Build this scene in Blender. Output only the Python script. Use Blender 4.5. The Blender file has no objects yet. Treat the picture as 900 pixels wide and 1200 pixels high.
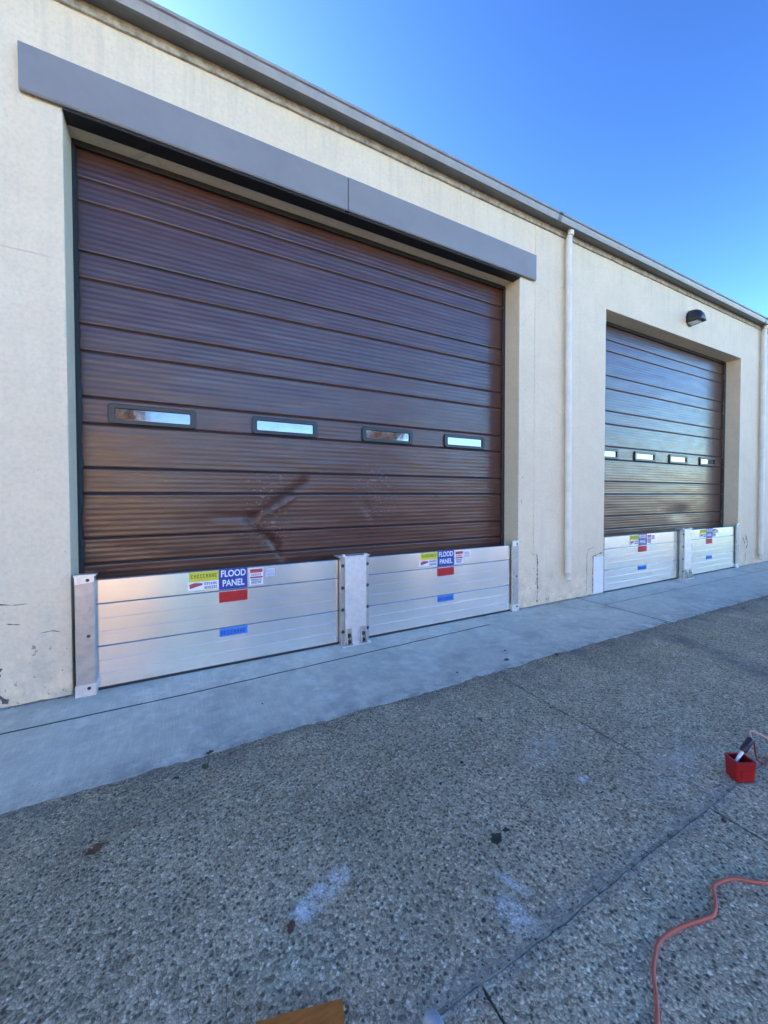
import bpy, bmesh, math, random
from math import radians as Rd, sin, cos, pi
from mathutils import Vector, Matrix, noise
random.seed(7)
C = bpy.context.scene.collection
S = bpy.context.scene

# ---------------------------------------------------------------- camera, sky, sun, exposure
cam = bpy.data.cameras.new("camera"); co = bpy.data.objects.new("camera", cam); C.objects.link(co)
cam.sensor_fit = 'VERTICAL'; cam.sensor_height = 24.0; cam.lens = 450/1200*24
cam.shift_y = -10.06/1200
cam.clip_start = .05; cam.clip_end = 3000
yaw, pitch, roll = Rd(27.811), Rd(1.198), Rd(.054)
F = Vector((sin(yaw), cos(yaw), 0)); R = Vector((cos(yaw), -sin(yaw), 0)); U = Vector((0, 0, 1))
F2 = F*cos(pitch)-U*sin(pitch); U2 = U*cos(pitch)+F*sin(pitch)
RR = R*cos(roll)-U2*sin(roll); UU = U2*cos(roll)+R*sin(roll)
co.matrix_world = Matrix(((RR.x, UU.x, -F2.x, 0), (RR.y, UU.y, -F2.y, -3.61), (RR.z, UU.z, -F2.z, 1.5), (0, 0, 0, 1)))
S.camera = co

SUN_EL, SUN_AZ = Rd(23), Rd(-32)          # azimuth from +Y towards +X: the sun is behind the building, to the left
w = bpy.data.worlds.new("World"); S.world = w; w.use_nodes = True
nt = w.node_tree; bg = nt.nodes['Background']
sky = nt.nodes.new('ShaderNodeTexSky'); sky.sky_type = 'NISHITA'; sky.sun_disc = False
sky.sun_elevation = SUN_EL; sky.sun_rotation = SUN_AZ
sky.air_density = 1.0; sky.dust_density = 1.0; sky.ozone_density = 2.8; sky.altitude = 200
hs_ = nt.nodes.new('ShaderNodeGamma'); hs_.inputs['Gamma'].default_value = 1.95   # deep clear sky: steeper, more saturated gradient
nt.links.new(sky.outputs[0], hs_.inputs['Color']); sat_ = nt.nodes.new('ShaderNodeHueSaturation'); sat_.inputs['Saturation'].default_value = 1.03
nt.links.new(hs_.outputs[0], sat_.inputs['Color']); nt.links.new(sat_.outputs[0], bg.inputs[0]); bg.inputs[1].default_value = .068
sl = bpy.data.lights.new("sun", 'SUN'); sl.energy = 5; sl.angle = Rd(.5); sl.color = (1, .93, .82)
so = bpy.data.objects.new("sun", sl); C.objects.link(so)
sd = Vector((sin(SUN_AZ)*cos(SUN_EL), cos(SUN_AZ)*cos(SUN_EL), sin(SUN_EL)))
so.rotation_euler = sd.to_track_quat('Z', 'Y').to_euler(); so.location = (0, 0, 30)
S.view_settings.view_transform = 'Standard'; S.view_settings.look = 'None'
S.view_settings.exposure = 1.82; S.view_settings.gamma = 1; S.view_settings.use_curve_mapping = False
S.view_settings.use_white_balance = True; S.view_settings.white_balance_temperature = 7500

# ---------------------------------------------------------------- material helpers
class M:
    def __init__(s, name, color=(.5, .5, .5), rough=.6, metal=0., **kw):
        s.m = bpy.data.materials.new(name); s.m.use_nodes = True
        s.t = s.m.node_tree; s.b = s.t.nodes['Principled BSDF']
        s.b.inputs['Base Color'].default_value = (*color, 1); s.b.inputs['Roughness'].default_value = rough
        s.b.inputs['Metallic'].default_value = metal
        for k, v in kw.items(): s.b.inputs[k.replace('_', ' ')].default_value = v
        s._c = None
    def n(s, typ, **kw):
        nd = s.t.nodes.new('ShaderNode'+typ)
        for k, v in kw.items():
            if k in nd.inputs: nd.inputs[k].default_value = v
            elif hasattr(nd, k): setattr(nd, k, v)
        return nd
    def l(s, a, b): s.t.links.new(a, b)
    def coords(s, scale=(1, 1, 1), loc=(0, 0, 0)):
        if s._c is None: s._c = s.n('NewGeometry').outputs['Position']
        mp = s.n('Mapping'); mp.inputs['Scale'].default_value = scale; mp.inputs['Location'].default_value = loc
        s.l(s._c, mp.inputs[0]); return mp.outputs[0]
    def local(s, scale=(1, 1, 1)):
        tc = s.n('TexCoord').outputs['Object']
        mp = s.n('Mapping'); mp.inputs['Scale'].default_value = scale
        s.l(tc, mp.inputs[0]); return mp.outputs[0]
    def noise(s, scale, detail=4, rough=.6, vec=None, dist=0):
        nd = s.n('TexNoise'); nd.inputs['Scale'].default_value = scale; nd.inputs['Detail'].default_value = detail
        nd.inputs['Roughness'].default_value = rough; nd.inputs['Distortion'].default_value = dist
        s.l(vec if vec else s.coords(), nd.inputs['Vector']); return nd.outputs['Fac']
    def voro(s, scale, feature='F1', vec=None, rnd=1.):
        nd = s.n('TexVoronoi'); nd.feature = feature; nd.inputs['Scale'].default_value = scale
        nd.inputs['Randomness'].default_value = rnd
        s.l(vec if vec else s.coords(), nd.inputs['Vector']); return nd
    def ramp(s, fac, stops, interp='LINEAR'):
        nd = s.n('ValToRGB'); cr = nd.color_ramp; cr.interpolation = interp
        while len(cr.elements) < len(stops): cr.elements.new(.5)
        for e, (p, c) in zip(cr.elements, stops):
            e.position = p; e.color = (*c, 1) if isinstance(c, tuple) else (c, c, c, 1)
        s.l(fac, nd.inputs[0]); return nd.outputs[0]
    def mix(s, fac, a, b, mode='MIX'):
        nd = s.n('MixRGB'); nd.blend_type = mode
        for i, v in enumerate((fac, a, b)):
            if isinstance(v, (int, float)): nd.inputs[i].default_value = v if i == 0 else (v, v, v, 1)
            elif isinstance(v, tuple): nd.inputs[i].default_value = (*v, 1)
            else: s.l(v, nd.inputs[i])
        return nd.outputs[0]
    def math(s, op, a, b=0., c=0., clamp=False):
        nd = s.n('Math'); nd.operation = op; nd.use_clamp = clamp
        for i, v in enumerate((a, b, c)):
            if isinstance(v, (int, float)): nd.inputs[i].default_value = v
            else: s.l(v, nd.inputs[i])
        return nd.outputs[0]
    def xyz(s):
        nd = s.n('SeparateXYZ'); s.coords(); s.l(s._c, nd.inputs[0]); return nd.outputs
    def box(s, val, lo, hi, soft):          # soft window on a scalar
        a = s.n('MapRange'); a.inputs[1].default_value = lo-soft; a.inputs[2].default_value = lo+soft; s.l(val, a.inputs[0])
        b = s.n('MapRange'); b.inputs[1].default_value = hi+soft; b.inputs[2].default_value = hi-soft; s.l(val, b.inputs[0])
        return s.math('MULTIPLY', a.outputs[0], b.outputs[0])
    def color(s, c): s.l(c, s.b.inputs['Base Color']); return s
    def rough(s, c): s.l(c, s.b.inputs['Roughness']); return s
    def bump(s, h, strength=.3, dist=.01, prev=None):
        nd = s.n('Bump'); nd.inputs['Strength'].default_value = strength; nd.inputs['Distance'].default_value = dist
        s.l(h, nd.inputs['Height'])
        if prev: s.l(prev, nd.inputs['Normal'])
        s.l(nd.outputs[0], s.b.inputs['Normal']); return nd.outputs[0]

# painted concrete wall: cream paint, faint form lines, chips and dirt low down
def mat_wall():
    m = M('cream_painted_concrete', rough=.75); x, y, z = m.xyz()
    big = m.noise(.7, 5, .6); mid = m.noise(5, 6, .65); fine = m.noise(60, 4, .6)
    base = m.ramp(big, [(.25, (.72, .575, .39)), (.5, (.765, .62, .43)), (.75, (.80, .66, .465))])
    base = m.mix(m.ramp(mid, [(.35, .4), (.6, 0.)]), base, (.66, .54, .38))
    streak = m.noise(3, 5, .6, m.coords((3.5, 1, .25)))
    base = m.mix(m.ramp(streak, [(.52, 0.), (.75, .22)]), base, (.52, .47, .38))
    # grime just above the ground
    low = m.n('MapRange'); low.inputs[1].default_value = .75; low.inputs[2].default_value = 0.; m.l(z, low.inputs[0])
    g = m.math('MULTIPLY', low.outputs[0], m.ramp(m.noise(6, 7, .7), [(.38, 0.), (.68, 1.)]), clamp=True)
    base = m.mix(m.math('MULTIPLY', g, .8), base, (.36, .33, .27))
    # chipped paint: sharp flecks, more of them low down
    chipn = m.noise(13, 9, .72, m.coords((1, 1, .7)))
    thr = m.math('SUBTRACT', .685, m.math('MULTIPLY', m.math('POWER', low.outputs[0], .5), .085))
    chip = m.math('GREATER_THAN', chipn, thr)
    # paint broken off along the corners of the openings
    edge = m.math('MAXIMUM', m.math('MAXIMUM', m.box(x, -.80, -.735, .03), m.box(x, 3.88, 3.97, .04)), m.math('MAXIMUM', m.box(x, 5.62, 5.70, .03), m.box(x, 10.2, 10.75, .1)))
    en = m.noise(24, 8, .75, m.coords((1, 1, .6)))
    echip = m.math('GREATER_THAN', m.math('MULTIPLY', m.math('MULTIPLY', edge, m.box(z, .0, 3.1, .3)), en), m.math('ADD', .60, m.math('MULTIPLY', z, .012)))
    mott = m.noise(34, 5, .7); base = m.mix(1., base, m.ramp(mott, [(.32, .90), (.5, 1.), (.68, 1.05)]), 'MULTIPLY')
    drip = m.math('MULTIPLY', m.box(z, 4.7, 5.1, .25), m.ramp(m.noise(2.6, 5, .7, m.coords((4, 1, .2))), [(.5, 0.), (.7, .4)]))
    base = m.mix(drip, base, (.42, .36, .27))
    chip = m.math('MAXIMUM', chip, echip)
    base = m.mix(m.math('MULTIPLY', chip, .8), base, (.19, .16, .13))
    # hairline cracks
    cr = m.voro(1.1, 'DISTANCE_TO_EDGE', m.mix(.06, m.coords((1, 1, .8)), m.n('TexNoise', Scale=4.).outputs['Color']))
    crack = m.math('MULTIPLY', m.math('LESS_THAN', cr.outputs['Distance'], .0025), m.ramp(m.noise(1.3, 2), [(.52, 0.), (.62, .7)]))
    base = m.mix(m.math('MULTIPLY', crack, .5), base, (.35, .31, .26))
    m.color(base)
    # board marks: shallow horizontal lifts at about 1.7 m and 2.95 m
    hl = m.math('ADD', m.box(z, 2.945, 2.955, .006), m.box(z, 1.70, 1.712, .006))
    h = m.math('ADD', m.math('MULTIPLY', mid, .5), m.math('MULTIPLY', fine, .16))
    h = m.math('ADD', h, m.math('MULTIPLY', big, .6))
    h = m.math('SUBTRACT', h, m.math('MULTIPLY', chip, .25)); h = m.math('ADD', h, m.math('MULTIPLY', hl, .10))
    m.bump(h, .55, .012); return m.m
def mat_apron():
    m = M('apron_concrete', rough=.85, Specular_IOR_Level=.3); x, y, z = m.xyz()
    b = m.ramp(m.noise(1.4, 6, .65), [(.3, (.62, .60, .46)), (.7, (.80, .77, .60))])
    b = m.mix(m.ramp(m.noise(11, 7, .7), [(.4, .35), (.62, 0.)]), b, (.35, .33, .30))
    # broom finish across the slab
    br = m.noise(1, 3, .6, m.coords((95, 4, 1)))
    b = m.mix(m.ramp(br, [(.42, .22), (.6, 0.)]), b, (.37, .35, .32))
    b = m.mix(m.ramp(m.noise(170, 3, .6), [(.42, .35), (.6, 0.)]), b, (.31, .29, .27))
    # soil worked in towards the outer edge
    e = m.n('MapRange'); e.inputs[1].default_value = -.95; e.inputs[2].default_value = -1.2; m.l(y, e.inputs[0])
    b = m.mix(m.math('MULTIPLY', e.outputs[0], m.ramp(m.noise(9, 6, .7), [(.4, 0.), (.65, .8)])), b, (.2, .205, .2))
    b = m.mix(m.math('LESS_THAN', z, -.0012), b, (.16, .14, .11))  # rim darkened in colour to offset sky light on its upright face
    # stains
    b = m.mix(m.ramp(m.noise(2.3, 5, .65, m.coords(loc=(3, 8, 0))), [(.5, 0.), (.66, .5)]), b, (.30, .275, .24))
    b = m.mix(m.ramp(m.noise(4.5, 6, .7, m.coords(loc=(7, 1, 0))), [(.55, 0.), (.68, .5)]), b, (.78, .72, .62))
    m.color(b); m.bump(m.math('ADD', m.noise(60, 5, .7), m.math('MULTIPLY', br, .6)), .35, .004); return m.m
def mat_pavement():
    m = M('exposed_aggregate', rough=.85, Specular_IOR_Level=.2); x, y, z = m.xyz()
    warp = m.mix(.018, m.coords(), m.n('TexNoise', Scale=30.).outputs['Color'])
    v = m.voro(88, 'F1', warp); ed = m.voro(88, 'DISTANCE_TO_EDGE', warp)
    rnd = m.n('SeparateXYZ'); m.l(v.outputs['Color'], rnd.inputs[0])
    st = m.ramp(rnd.outputs[0], [(0., (.27, .185, .115)), (.2, (.50, .38, .245)), (.6, (.69, .53, .34)), (.9, (.84, .65, .43)), (1., (.97, .84, .60))])
    st = m.mix(m.ramp(rnd.outputs[1], [(.8, 0.), (.95, .4)]), st, (.20, .15, .11))
    gap = m.ramp(ed.outputs['Distance'], [(.03, 1.), (.24, 0.)])
    c = m.mix(m.math('MULTIPLY', gap, .45), st, (.16, .138, .105))
    c = m.mix(.85, c, m.ramp(m.noise(95, 3, .62), [(.30, (.10, .10, .10)), (.42, (.60, .60, .60)), (.49, (.98, .98, .98)), (.68, (1.12, 1.12, 1.12))]), 'MULTIPLY')
    fill = m.ramp(m.noise(45, 5, .75), [(.45, 0.), (.58, 1.)])
    c = m.mix(m.math('MULTIPLY', fill, .30), c, (.60, .46, .29))
    pit = m.voro(62, 'F1', m.coords(loc=(3.3, 1.7, 0))); pr = m.n('SeparateXYZ'); m.l(pit.outputs['Color'], pr.inputs[0])
    pm = m.math('MULTIPLY', m.math('LESS_THAN', pr.outputs[0], .26), m.ramp(pit.outputs['Distance'], [(.25, 1.), (.5, 0.)]))
    c = m.mix(m.math('MULTIPLY', pm, .8), c, (.05, .042, .032))
    c = m.mix(m.ramp(m.noise(200, 2, .5), [(.35, .3), (.6, 0.)]), c, (.09, .08, .065))
    big = m.noise(.9, 5, .6)
    c = m.mix(1., c, m.ramp(big, [(.3, .74), (.7, 1.18)]), 'MULTIPLY')
    c = m.mix(1., c, m.ramp(m.noise(5, 5, .65), [(.3, .85), (.7, 1.12)]), 'MULTIPLY')
    # the strip that borders the apron is finer and dirtier
    n2 = m.noise(3.5, 5, .7)
    e = m.n('MapRange'); e.inputs[1].default_value = -1.62; e.inputs[2].default_value = -1.2; m.l(y, e.inputs[0])
    c = m.mix(m.math('MULTIPLY', e.outputs[0], m.ramp(n2, [(.42, 0.), (.62, .75)])), c, (.16, .148, .125))
    # old tyre smear running away from the far apron
    d = m.math('ADD', m.math('MULTIPLY', m.math('SUBTRACT', x, 4.55), .93), m.math('MULTIPLY', m.math('ADD', y, 1.6), -.30))
    sm = m.math('MULTIPLY', m.box(d, -.12, .12, .12), m.box(y, -2.6, -1.25, .25))
    c = m.mix(m.math('MULTIPLY', sm, m.ramp(n2, [(.35, .2), (.6, .75)])), c, (.11, .108, .105))
    # mortar worked smooth along the long expansion joint
    js = m.math('MULTIPLY', m.box(y, -2.76, -2.68, .03), m.ramp(m.noise(8, 5, .7), [(.35, .1), (.6, .8)]))
    c = m.mix(m.math('MULTIPLY', js, .7), c, (.27, .25, .225))
    # chalky white scuffs (dried splashes) lying on the pavement
    def scuff(cx, cy, ang, lx, ly, amt, sc):
        u = m.math('ADD', m.math('MULTIPLY', m.math('SUBTRACT', x, cx), cos(ang)/lx), m.math('MULTIPLY', m.math('SUBTRACT', y, cy), sin(ang)/lx))
        v_ = m.math('ADD', m.math('MULTIPLY', m.math('SUBTRACT', x, cx), -sin(ang)/ly), m.math('MULTIPLY', m.math('SUBTRACT', y, cy), cos(ang)/ly))
        rr = m.math('SQRT', m.math('ADD', m.math('MULTIPLY', u, u), m.math('MULTIPLY', v_, v_)))
        f_ = m.n('MapRange'); f_.inputs[1].default_value = 1.; f_.inputs[2].default_value = .15; m.l(rr, f_.inputs[0])
        nn = m.math('MULTIPLY', m.ramp(m.noise(sc, 8, .8), [(.42, 0.), (.56, 1.)]), m.math('SUBTRACT', 1., m.math('MULTIPLY', gap, .35)))
        return m.math('MULTIPLY', m.math('MULTIPLY', f_.outputs[0], nn), amt, clamp=True)
    for a in [(.47, -2.235, .35, .17, .06, 1.0, 26), (.375, -2.27, .6, .06, .05, 1.1, 30), (1.04, -2.63, 1.9, .12, .07, .8, 30),
              (1.12, -2.55, 2.0, .10, .025, .8, 30), (1.87, -2.33, .2, .05, .04, 1.2, 25), (1.9, -2.05, .3, .3, .12, .35, 12), (2.4, -2.5, .1, .5, .16, .28, 9)]:
        c = m.mix(scuff(*a), c, (.78, .78, .77))
    m.color(c)
    h = m.math('ADD', m.math('MULTIPLY', pm, -1.5), m.ramp(ed.outputs['Distance'], [(0., 0.), (.3, 1.)]))
    h = m.math('ADD', h, m.math('MULTIPLY', m.noise(30, 5, .7), 1.2))
    m.bump(h, .8, .0035); return m.m
def mat_door(seed=0):
    m = M('brown_door_paint', rough=.3); x, y, z = m.xyz()
    b = m.ramp(m.noise(1.5, 6, .7), [(.3, (.062, .021, .013)), (.7, (.086, .030, .019))])
    b = m.mix(m.ramp(m.noise(4, 6, .7, m.coords((.35, 1, 5))), [(.5, 0.), (.75, .35)]), b, (.15, .10, .085))
    # rubbed bare scratches round the dents
    spot = m.math('MULTIPLY', m.math('ADD', m.math('MULTIPLY', m.box(x, .55, .95, .12), m.box(z, 1.0, 1.75, .08)),
                                     m.math('MULTIPLY', m.box(x, 1.75, 2.15, .1), m.box(z, 1.25, 1.8, .1))),
                  m.math('GREATER_THAN', m.noise(22, 6, .8, m.coords((1, 1, 2.))), .59))
    b = m.mix(m.math('MULTIPLY', spot, .55), b, (.30, .27, .25))
    def seg(ax, az, bx, bz, wd):
        vx, vz = bx-ax, bz-az; L2 = vx*vx+vz*vz
        dx, dz = m.math('SUBTRACT', x, ax), m.math('SUBTRACT', z, az)
        t = m.math('DIVIDE', m.math('ADD', m.math('MULTIPLY', dx, vx), m.math('MULTIPLY', dz, vz)), L2, clamp=True)
        ex, ez = m.math('SUBTRACT', dx, m.math('MULTIPLY', t, vx)), m.math('SUBTRACT', dz, m.math('MULTIPLY', t, vz))
        dd = m.math('SQRT', m.math('ADD', m.math('MULTIPLY', ex, ex), m.math('MULTIPLY', ez, ez)))
        dd = m.math('ADD', dd, m.math('MULTIPLY', m.math('SUBTRACT', m.noise(9, 5, .7), .5), .10))
        f_ = m.n('MapRange'); f_.inputs[1].default_value = wd; f_.inputs[2].default_value = wd*.15; m.l(dd, f_.inputs[0]); return f_.outputs[0]
    sc_ = m.math('MAXIMUM', seg(.58, 1.28, 1.12, 1.66, .075), m.math('MAXIMUM', seg(.56, 1.26, .86, 1.02, .06), seg(.84, 1.0, .88, .90, .035)))
    b = m.mix(m.math('MULTIPLY', sc_, .42), b, (.030, .015, .012))
    m.color(b)
    m.l(m.math('SUBTRACT', .48, m.math('MULTIPLY', sc_, .33)), m.b.inputs['Specular IOR Level'])
    m.l(m.math('SUBTRACT', .15, m.math('MULTIPLY', sc_, .15)), m.b.inputs['Coat Weight'])
    m.rough(m.ramp(m.noise(3, 6, .7, m.coords((1, 1, 3))), [(.3, .27), (.7, .40)]))
    m.b.inputs['Specular IOR Level'].default_value = .48
    m.b.inputs['Coat Weight'].default_value = .15; m.b.inputs['Coat Roughness'].default_value = .14
    m.bump(m.math('ADD', m.noise(2.2, 3, .5, m.coords((1, 1, 1.6))), m.math('MULTIPLY', m.noise(120, 2, .5), .01)), .2, .02); return m.m
def mat_alu(name, base=.78, r0=.2, r1=.38, brushed=True):
    m = M(name, metal=.9, rough=.3)
    if brushed:
        st = m.noise(1, 5, .65, m.coords((1.2, 60, 260)))
        blot = m.noise(2.5, 5, .65, m.coords((2.2, 1, .6)))
        m.color(m.mix(m.ramp(st, [(.3, .35), (.65, 0.)]), m.ramp(blot, [(.3, (base*.97, base*.94, base*.89)), (.7, (base*1.02, base*1.0, base*.95))]), (base*.70, base*.67, base*.62)))
        m.b.inputs['Roughness'].default_value = (r0+r1)/2
        m.b.inputs['Anisotropic'].default_value = .94; m.b.inputs['Anisotropic Rotation'].default_value = .25
        tg = m.n('Tangent'); tg.direction_type = 'RADIAL'; tg.axis = 'Z'; m.l(tg.outputs[0], m.b.inputs['Tangent'])
    else:
        n = m.noise(14, 6, .7)
        m.color(m.ramp(n, [(.3, (base*.75,)*3), (.7, (base,)*3)])); m.rough(m.ramp(n, [(.3, r1), (.7, r0)]))
        m.bump(m.noise(30, 4, .6), .15, .003)
    return m.m
def mat_paint(name, col, rough=.5, var=.12, sc=8, metal=0.):
    m = M(name, rough=rough, metal=metal)
    d = tuple(c*(1-var*2) for c in col)
    n = m.noise(sc, 6, .7)
    m.color(m.ramp(n, [(.3, d), (.7, col)])); m.bump(m.noise(sc*6, 3, .6), .12, .003); return m.m
def mat_leaf(name, col):
    m = M(name, rough=.6); oi = m.n('ObjectInfo')
    n = m.noise(.9, 4, .7); v = m.noise(40, 3, .6)
    c = m.ramp(n, [(.3, tuple(a*.55 for a in col)), (.7, col)])
    m.color(m.mix(.4, c, m.ramp(v, [(.3, tuple(a*.5 for a in col)), (.7, tuple(a*1.5 for a in col))]))); return m.m

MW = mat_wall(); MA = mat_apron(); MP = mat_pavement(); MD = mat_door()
ALU = mat_alu('brushed_aluminium', .96, .17, .23); ALU2 = mat_alu('cast_aluminium', .8, .38, .6, False); ALU3 = mat_alu('mill_aluminium', .52, .35, .55, False)
HOOD = mat_paint('grey_painted_steel', (.245, .230, .222), .5, .08, 2)
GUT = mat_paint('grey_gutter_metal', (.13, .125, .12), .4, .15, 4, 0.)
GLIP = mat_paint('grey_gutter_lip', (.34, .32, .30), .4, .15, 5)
FASC = mat_paint('peeling_fascia_board', (.55, .48, .38), .8, .36, 14)
SPW = mat_paint('white_downspout_paint', (.84, .75, .64), .5, .1, 5)
BLK = M('black_rubber', (.012, .012, .014), .6).m
DARK = mat_paint('dark_housing_metal', (.03, .032, .036), .45, .2)
FRAME = M('black_window_frame', (.012, .014, .014), .4).m
def mat_glass():
    m = M('mirror_tinted_pane', (.19, .165, .17), .06, .9)
    m.bump(m.noise(3.5, 3, .6), .06, .02)
    m.rough(m.ramp(m.noise(9, 5, .7), [(.4, .04), (.7, .16)])); return m.m
GLASS = mat_glass()
LENS = M('white_lamp_lens', (.75, .75, .72), .25).m
SOIL = mat_paint('dark_joint_dirt', (.028, .027, .025), .95, .3, 30)

# ---------------------------------------------------------------- mesh helpers
def link(name, bm, mats, parent=None, smooth=False, bevel=0, seg=2):
    me = bpy.data.meshes.new(name)
    if bevel > 0:
        bmesh.ops.bevel(bm, geom=[e for e in bm.edges if len(e.link_faces) == 2 and e.calc_face_angle(0) > .6], offset=bevel, segments=seg, affect='EDGES', clamp_overlap=True)
    bmesh.ops.recalc_face_normals(bm, faces=bm.faces)
    bm.to_mesh(me); bm.free()
    for mt in (mats if isinstance(mats, (list, tuple)) else [mats]): me.materials.append(mt)
    if smooth:
        for p in me.polygons: p.use_smooth = True
    o = bpy.data.objects.new(name, me); C.objects.link(o)
    if parent: o.parent = parent
    return o
def box(bm, x0, x1, y0, y1, z0, z1, mi=0, mat=None):
    vs = [bm.verts.new((x, y, z)) for x in (x0, x1) for y in (y0, y1) for z in (z0, z1)]
    if mat is not None:
        for v in vs: v.co = mat @ v.co
    for q in ((0, 1, 3, 2), (4, 6, 7, 5), (0, 4, 5, 1), (2, 3, 7, 6), (0, 2, 6, 4), (1, 5, 7, 3)):
        f = bm.faces.new([vs[i] for i in q]); f.material_index = mi
    return vs
def prism(bm, pts, axis, a, b, mi=0):       # polygon pts swept along an axis
    def P(p, t):
        return {'x': (t, p[0], p[1]), 'y': (p[0], t, p[1]), 'z': (p[0], p[1], t)}[axis]
    A = [bm.verts.new(P(p, a)) for p in pts]; B = [bm.verts.new(P(p, b)) for p in pts]; n = len(pts)
    for i in range(n):
        f = bm.faces.new((A[i], A[(i+1) % n], B[(i+1) % n], B[i])); f.material_index = mi
    bm.faces.new(A).material_index = mi; bm.faces.new(B[::-1]).material_index = mi
def tube(bm, pts, r, n=10, mi=0, cap=True):
    pts = [Vector(p) for p in pts]; rings = []; up = Vector((0, 0, 1))
    for i, p in enumerate(pts):
        t = (pts[min(i+1, len(pts)-1)]-pts[max(i-1, 0)]).normalized()
        a = t.cross(up) if abs(t.dot(up)) < .95 else t.cross(Vector((1, 0, 0)))
        a.normalize(); b = t.cross(a)
        rr = r[i] if isinstance(r, (list, tuple)) else r
        rings.append([bm.verts.new(p+a*cos(2*pi*k/n)*rr+b*sin(2*pi*k/n)*rr) for k in range(n)])
    for i in range(len(rings)-1):
        for k in range(n):
            f = bm.faces.new((rings[i][k], rings[i][(k+1) % n], rings[i+1][(k+1) % n], rings[i+1][k])); f.material_index = mi
    if cap:
        bm.faces.new(rings[0][::-1]).material_index = mi; bm.faces.new(rings[-1]).material_index = mi
def bolt(bm, x, y, z, r=.009, h=.008, mi=0):     # hexagon head facing the camera side
    prism(bm, [(x+r*cos(pi/3*k), z+r*sin(pi/3*k)) for k in range(6)], 'y', y-h, y, mi)
    prism(bm, [(x+r*1.6*cos(pi/8*k), z+r*1.6*sin(pi/8*k)) for k in range(16)], 'y', y-.002, y+.002, mi)
def spline(P, k=6):
    P = [Vector(p) for p in P]; Q = [P[0]*2-P[1]]+P+[P[-1]*2-P[-2]]; out = []
    for i in range(1, len(Q)-2):
        for j in range(k):
            t = j/k; a, b, c, d = Q[i-1:i+3]
            out.append(.5*((2*b)+(c-a)*t+(2*a-5*b+4*c-d)*t*t+(3*b-a-3*c+d)*t**3))
    return out+[P[-1]]
def fn(x, y, z=0., s=1.): return noise.noise(Vector((x*s, y*s, z*s)))
def empty(name, loc, label, cat, group=None):
    o = bpy.data.objects.new(name, None); o.empty_display_size = .1; C.objects.link(o); o.location = loc
    return tag(o, label, cat, group)
def tag(o, label, cat, group=None, kind=None):
    if label: o['label'] = label
    if cat: o['category'] = cat
    if group: o['group'] = group
    if kind: o['kind'] = kind
    return o
def base_at(o, parent_world):                       # keeps world coordinates of a child mesh under an Empty with a location
    o.matrix_parent_inverse = Matrix.Translation(parent_world).inverted(); return o
def part(name, bm, mats, root, **kw):
    o = link(name, bm, mats, root, **kw); loc = Vector(root.location)
    p = root.parent
    while p: loc += Vector(p.location); p = p.parent
    if loc.length > 0: o.matrix_parent_inverse = Matrix.Translation(loc).inverted()
    return o

# ---------------------------------------------------------------- ground
def rect_sheet(name, x0, x1, y0, y1, z, m):
    bm = bmesh.new(); vs = [bm.verts.new(p) for p in ((x0, y0, z), (x1, y0, z), (x1, y1, z), (x0, y1, z))]; bm.faces.new(vs)
    return tag(link(name, bm, m), None, None, kind='structure')
JY = -2.722
# earth under everything, showing only in the joints
rect_sheet('ground', -400, 400, -400, 400, -.03, SOIL)
def wander(x): return .012*fn(x, 0, 0, 1.3)+.006*fn(x, 4, 0, 5)+.003*fn(x, 4, 0, 19) if -6 < x < 9 else 0
def slab(bm, x0, x1, y0, y1, z=-.006, step=.03):
    """slab with wandering, slightly crumbled edges"""
    def edge(ax, ay, bx, by):
        L = math.hypot(bx-ax, by-ay); near = L < 12; n = max(1, int(L/step)) if near else max(1, int(L/.2))
        out = []
        nx, ny = (by-ay)/L, -(bx-ax)/L
        for i in range(n):
            t = i/n; x = ax+(bx-ax)*t; y = ay+(by-ay)*t
            d = (.004+.006*fn(x, y, 0, 3)+.006*abs(fn(x, y, 5, 19))) if 0 < t else .004
            yo = wander(x) if abs(y-JY) < .03 else 0
            out.append((x-nx*d, y-ny*d+yo))
        return out
    pts = edge(x0, y0, x1, y0)+edge(x1, y0, x1, y1)+edge(x1, y1, x0, y1)+edge(x0, y1, x0, y0)
    top = [bm.verts.new((p[0], p[1], z)) for p in pts]; bot = [bm.verts.new((p[0], p[1], z-.05)) for p in pts]
    bm.faces.new(top)
    for i in range(len(pts)): bm.faces.new((top[i], bot[i], bot[(i+1) % len(pts)], top[(i+1) % len(pts)]))
bm = bmesh.new()
xs = [-120, -6, 2.33, 5.04, 8.2, 11.4, 120]
for a, b in zip(xs[:-1], xs[1:]):
    slab(bm, a, b, JY-.001, -1.0, -.006)
ys = [JY, -5.6, -60]
xs2 = [-120, -4, .80, 2.235, 5.04, 9, 120]
for a, b in zip(xs2[:-1], xs2[1:]):
    slab(bm, a, b, -5.6, JY-.004, -.008); slab(bm, a, b, -120, -5.606, -.008)
tag(link('pavement', bm, MP), None, None, kind='structure')

bm = bmesh.new(); n = 700; prev = None
for i in range(n+1):
    x = -4+12*i/n; z = -.0082+.004*fn(x, 0, 0, 9)+.003*fn(x, 1, 0, 37)
    q = JY+wander(x); row = [bm.verts.new(p) for p in ((x, q-.014, -.02), (x, q-.003, z), (x, q+.008, z+.002*fn(x, 3, 0, 60)), (x, q+.02, -.02))]
    if prev:
        for k in range(3): bm.faces.new((prev[k], row[k], row[k+1], prev[k+1]))
    prev = row
tag(link('joint_sand', bm, mat_paint('joint_sand', (.46, .38, .27), .95, .4, 25)), None, None, kind='structure')
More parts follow.
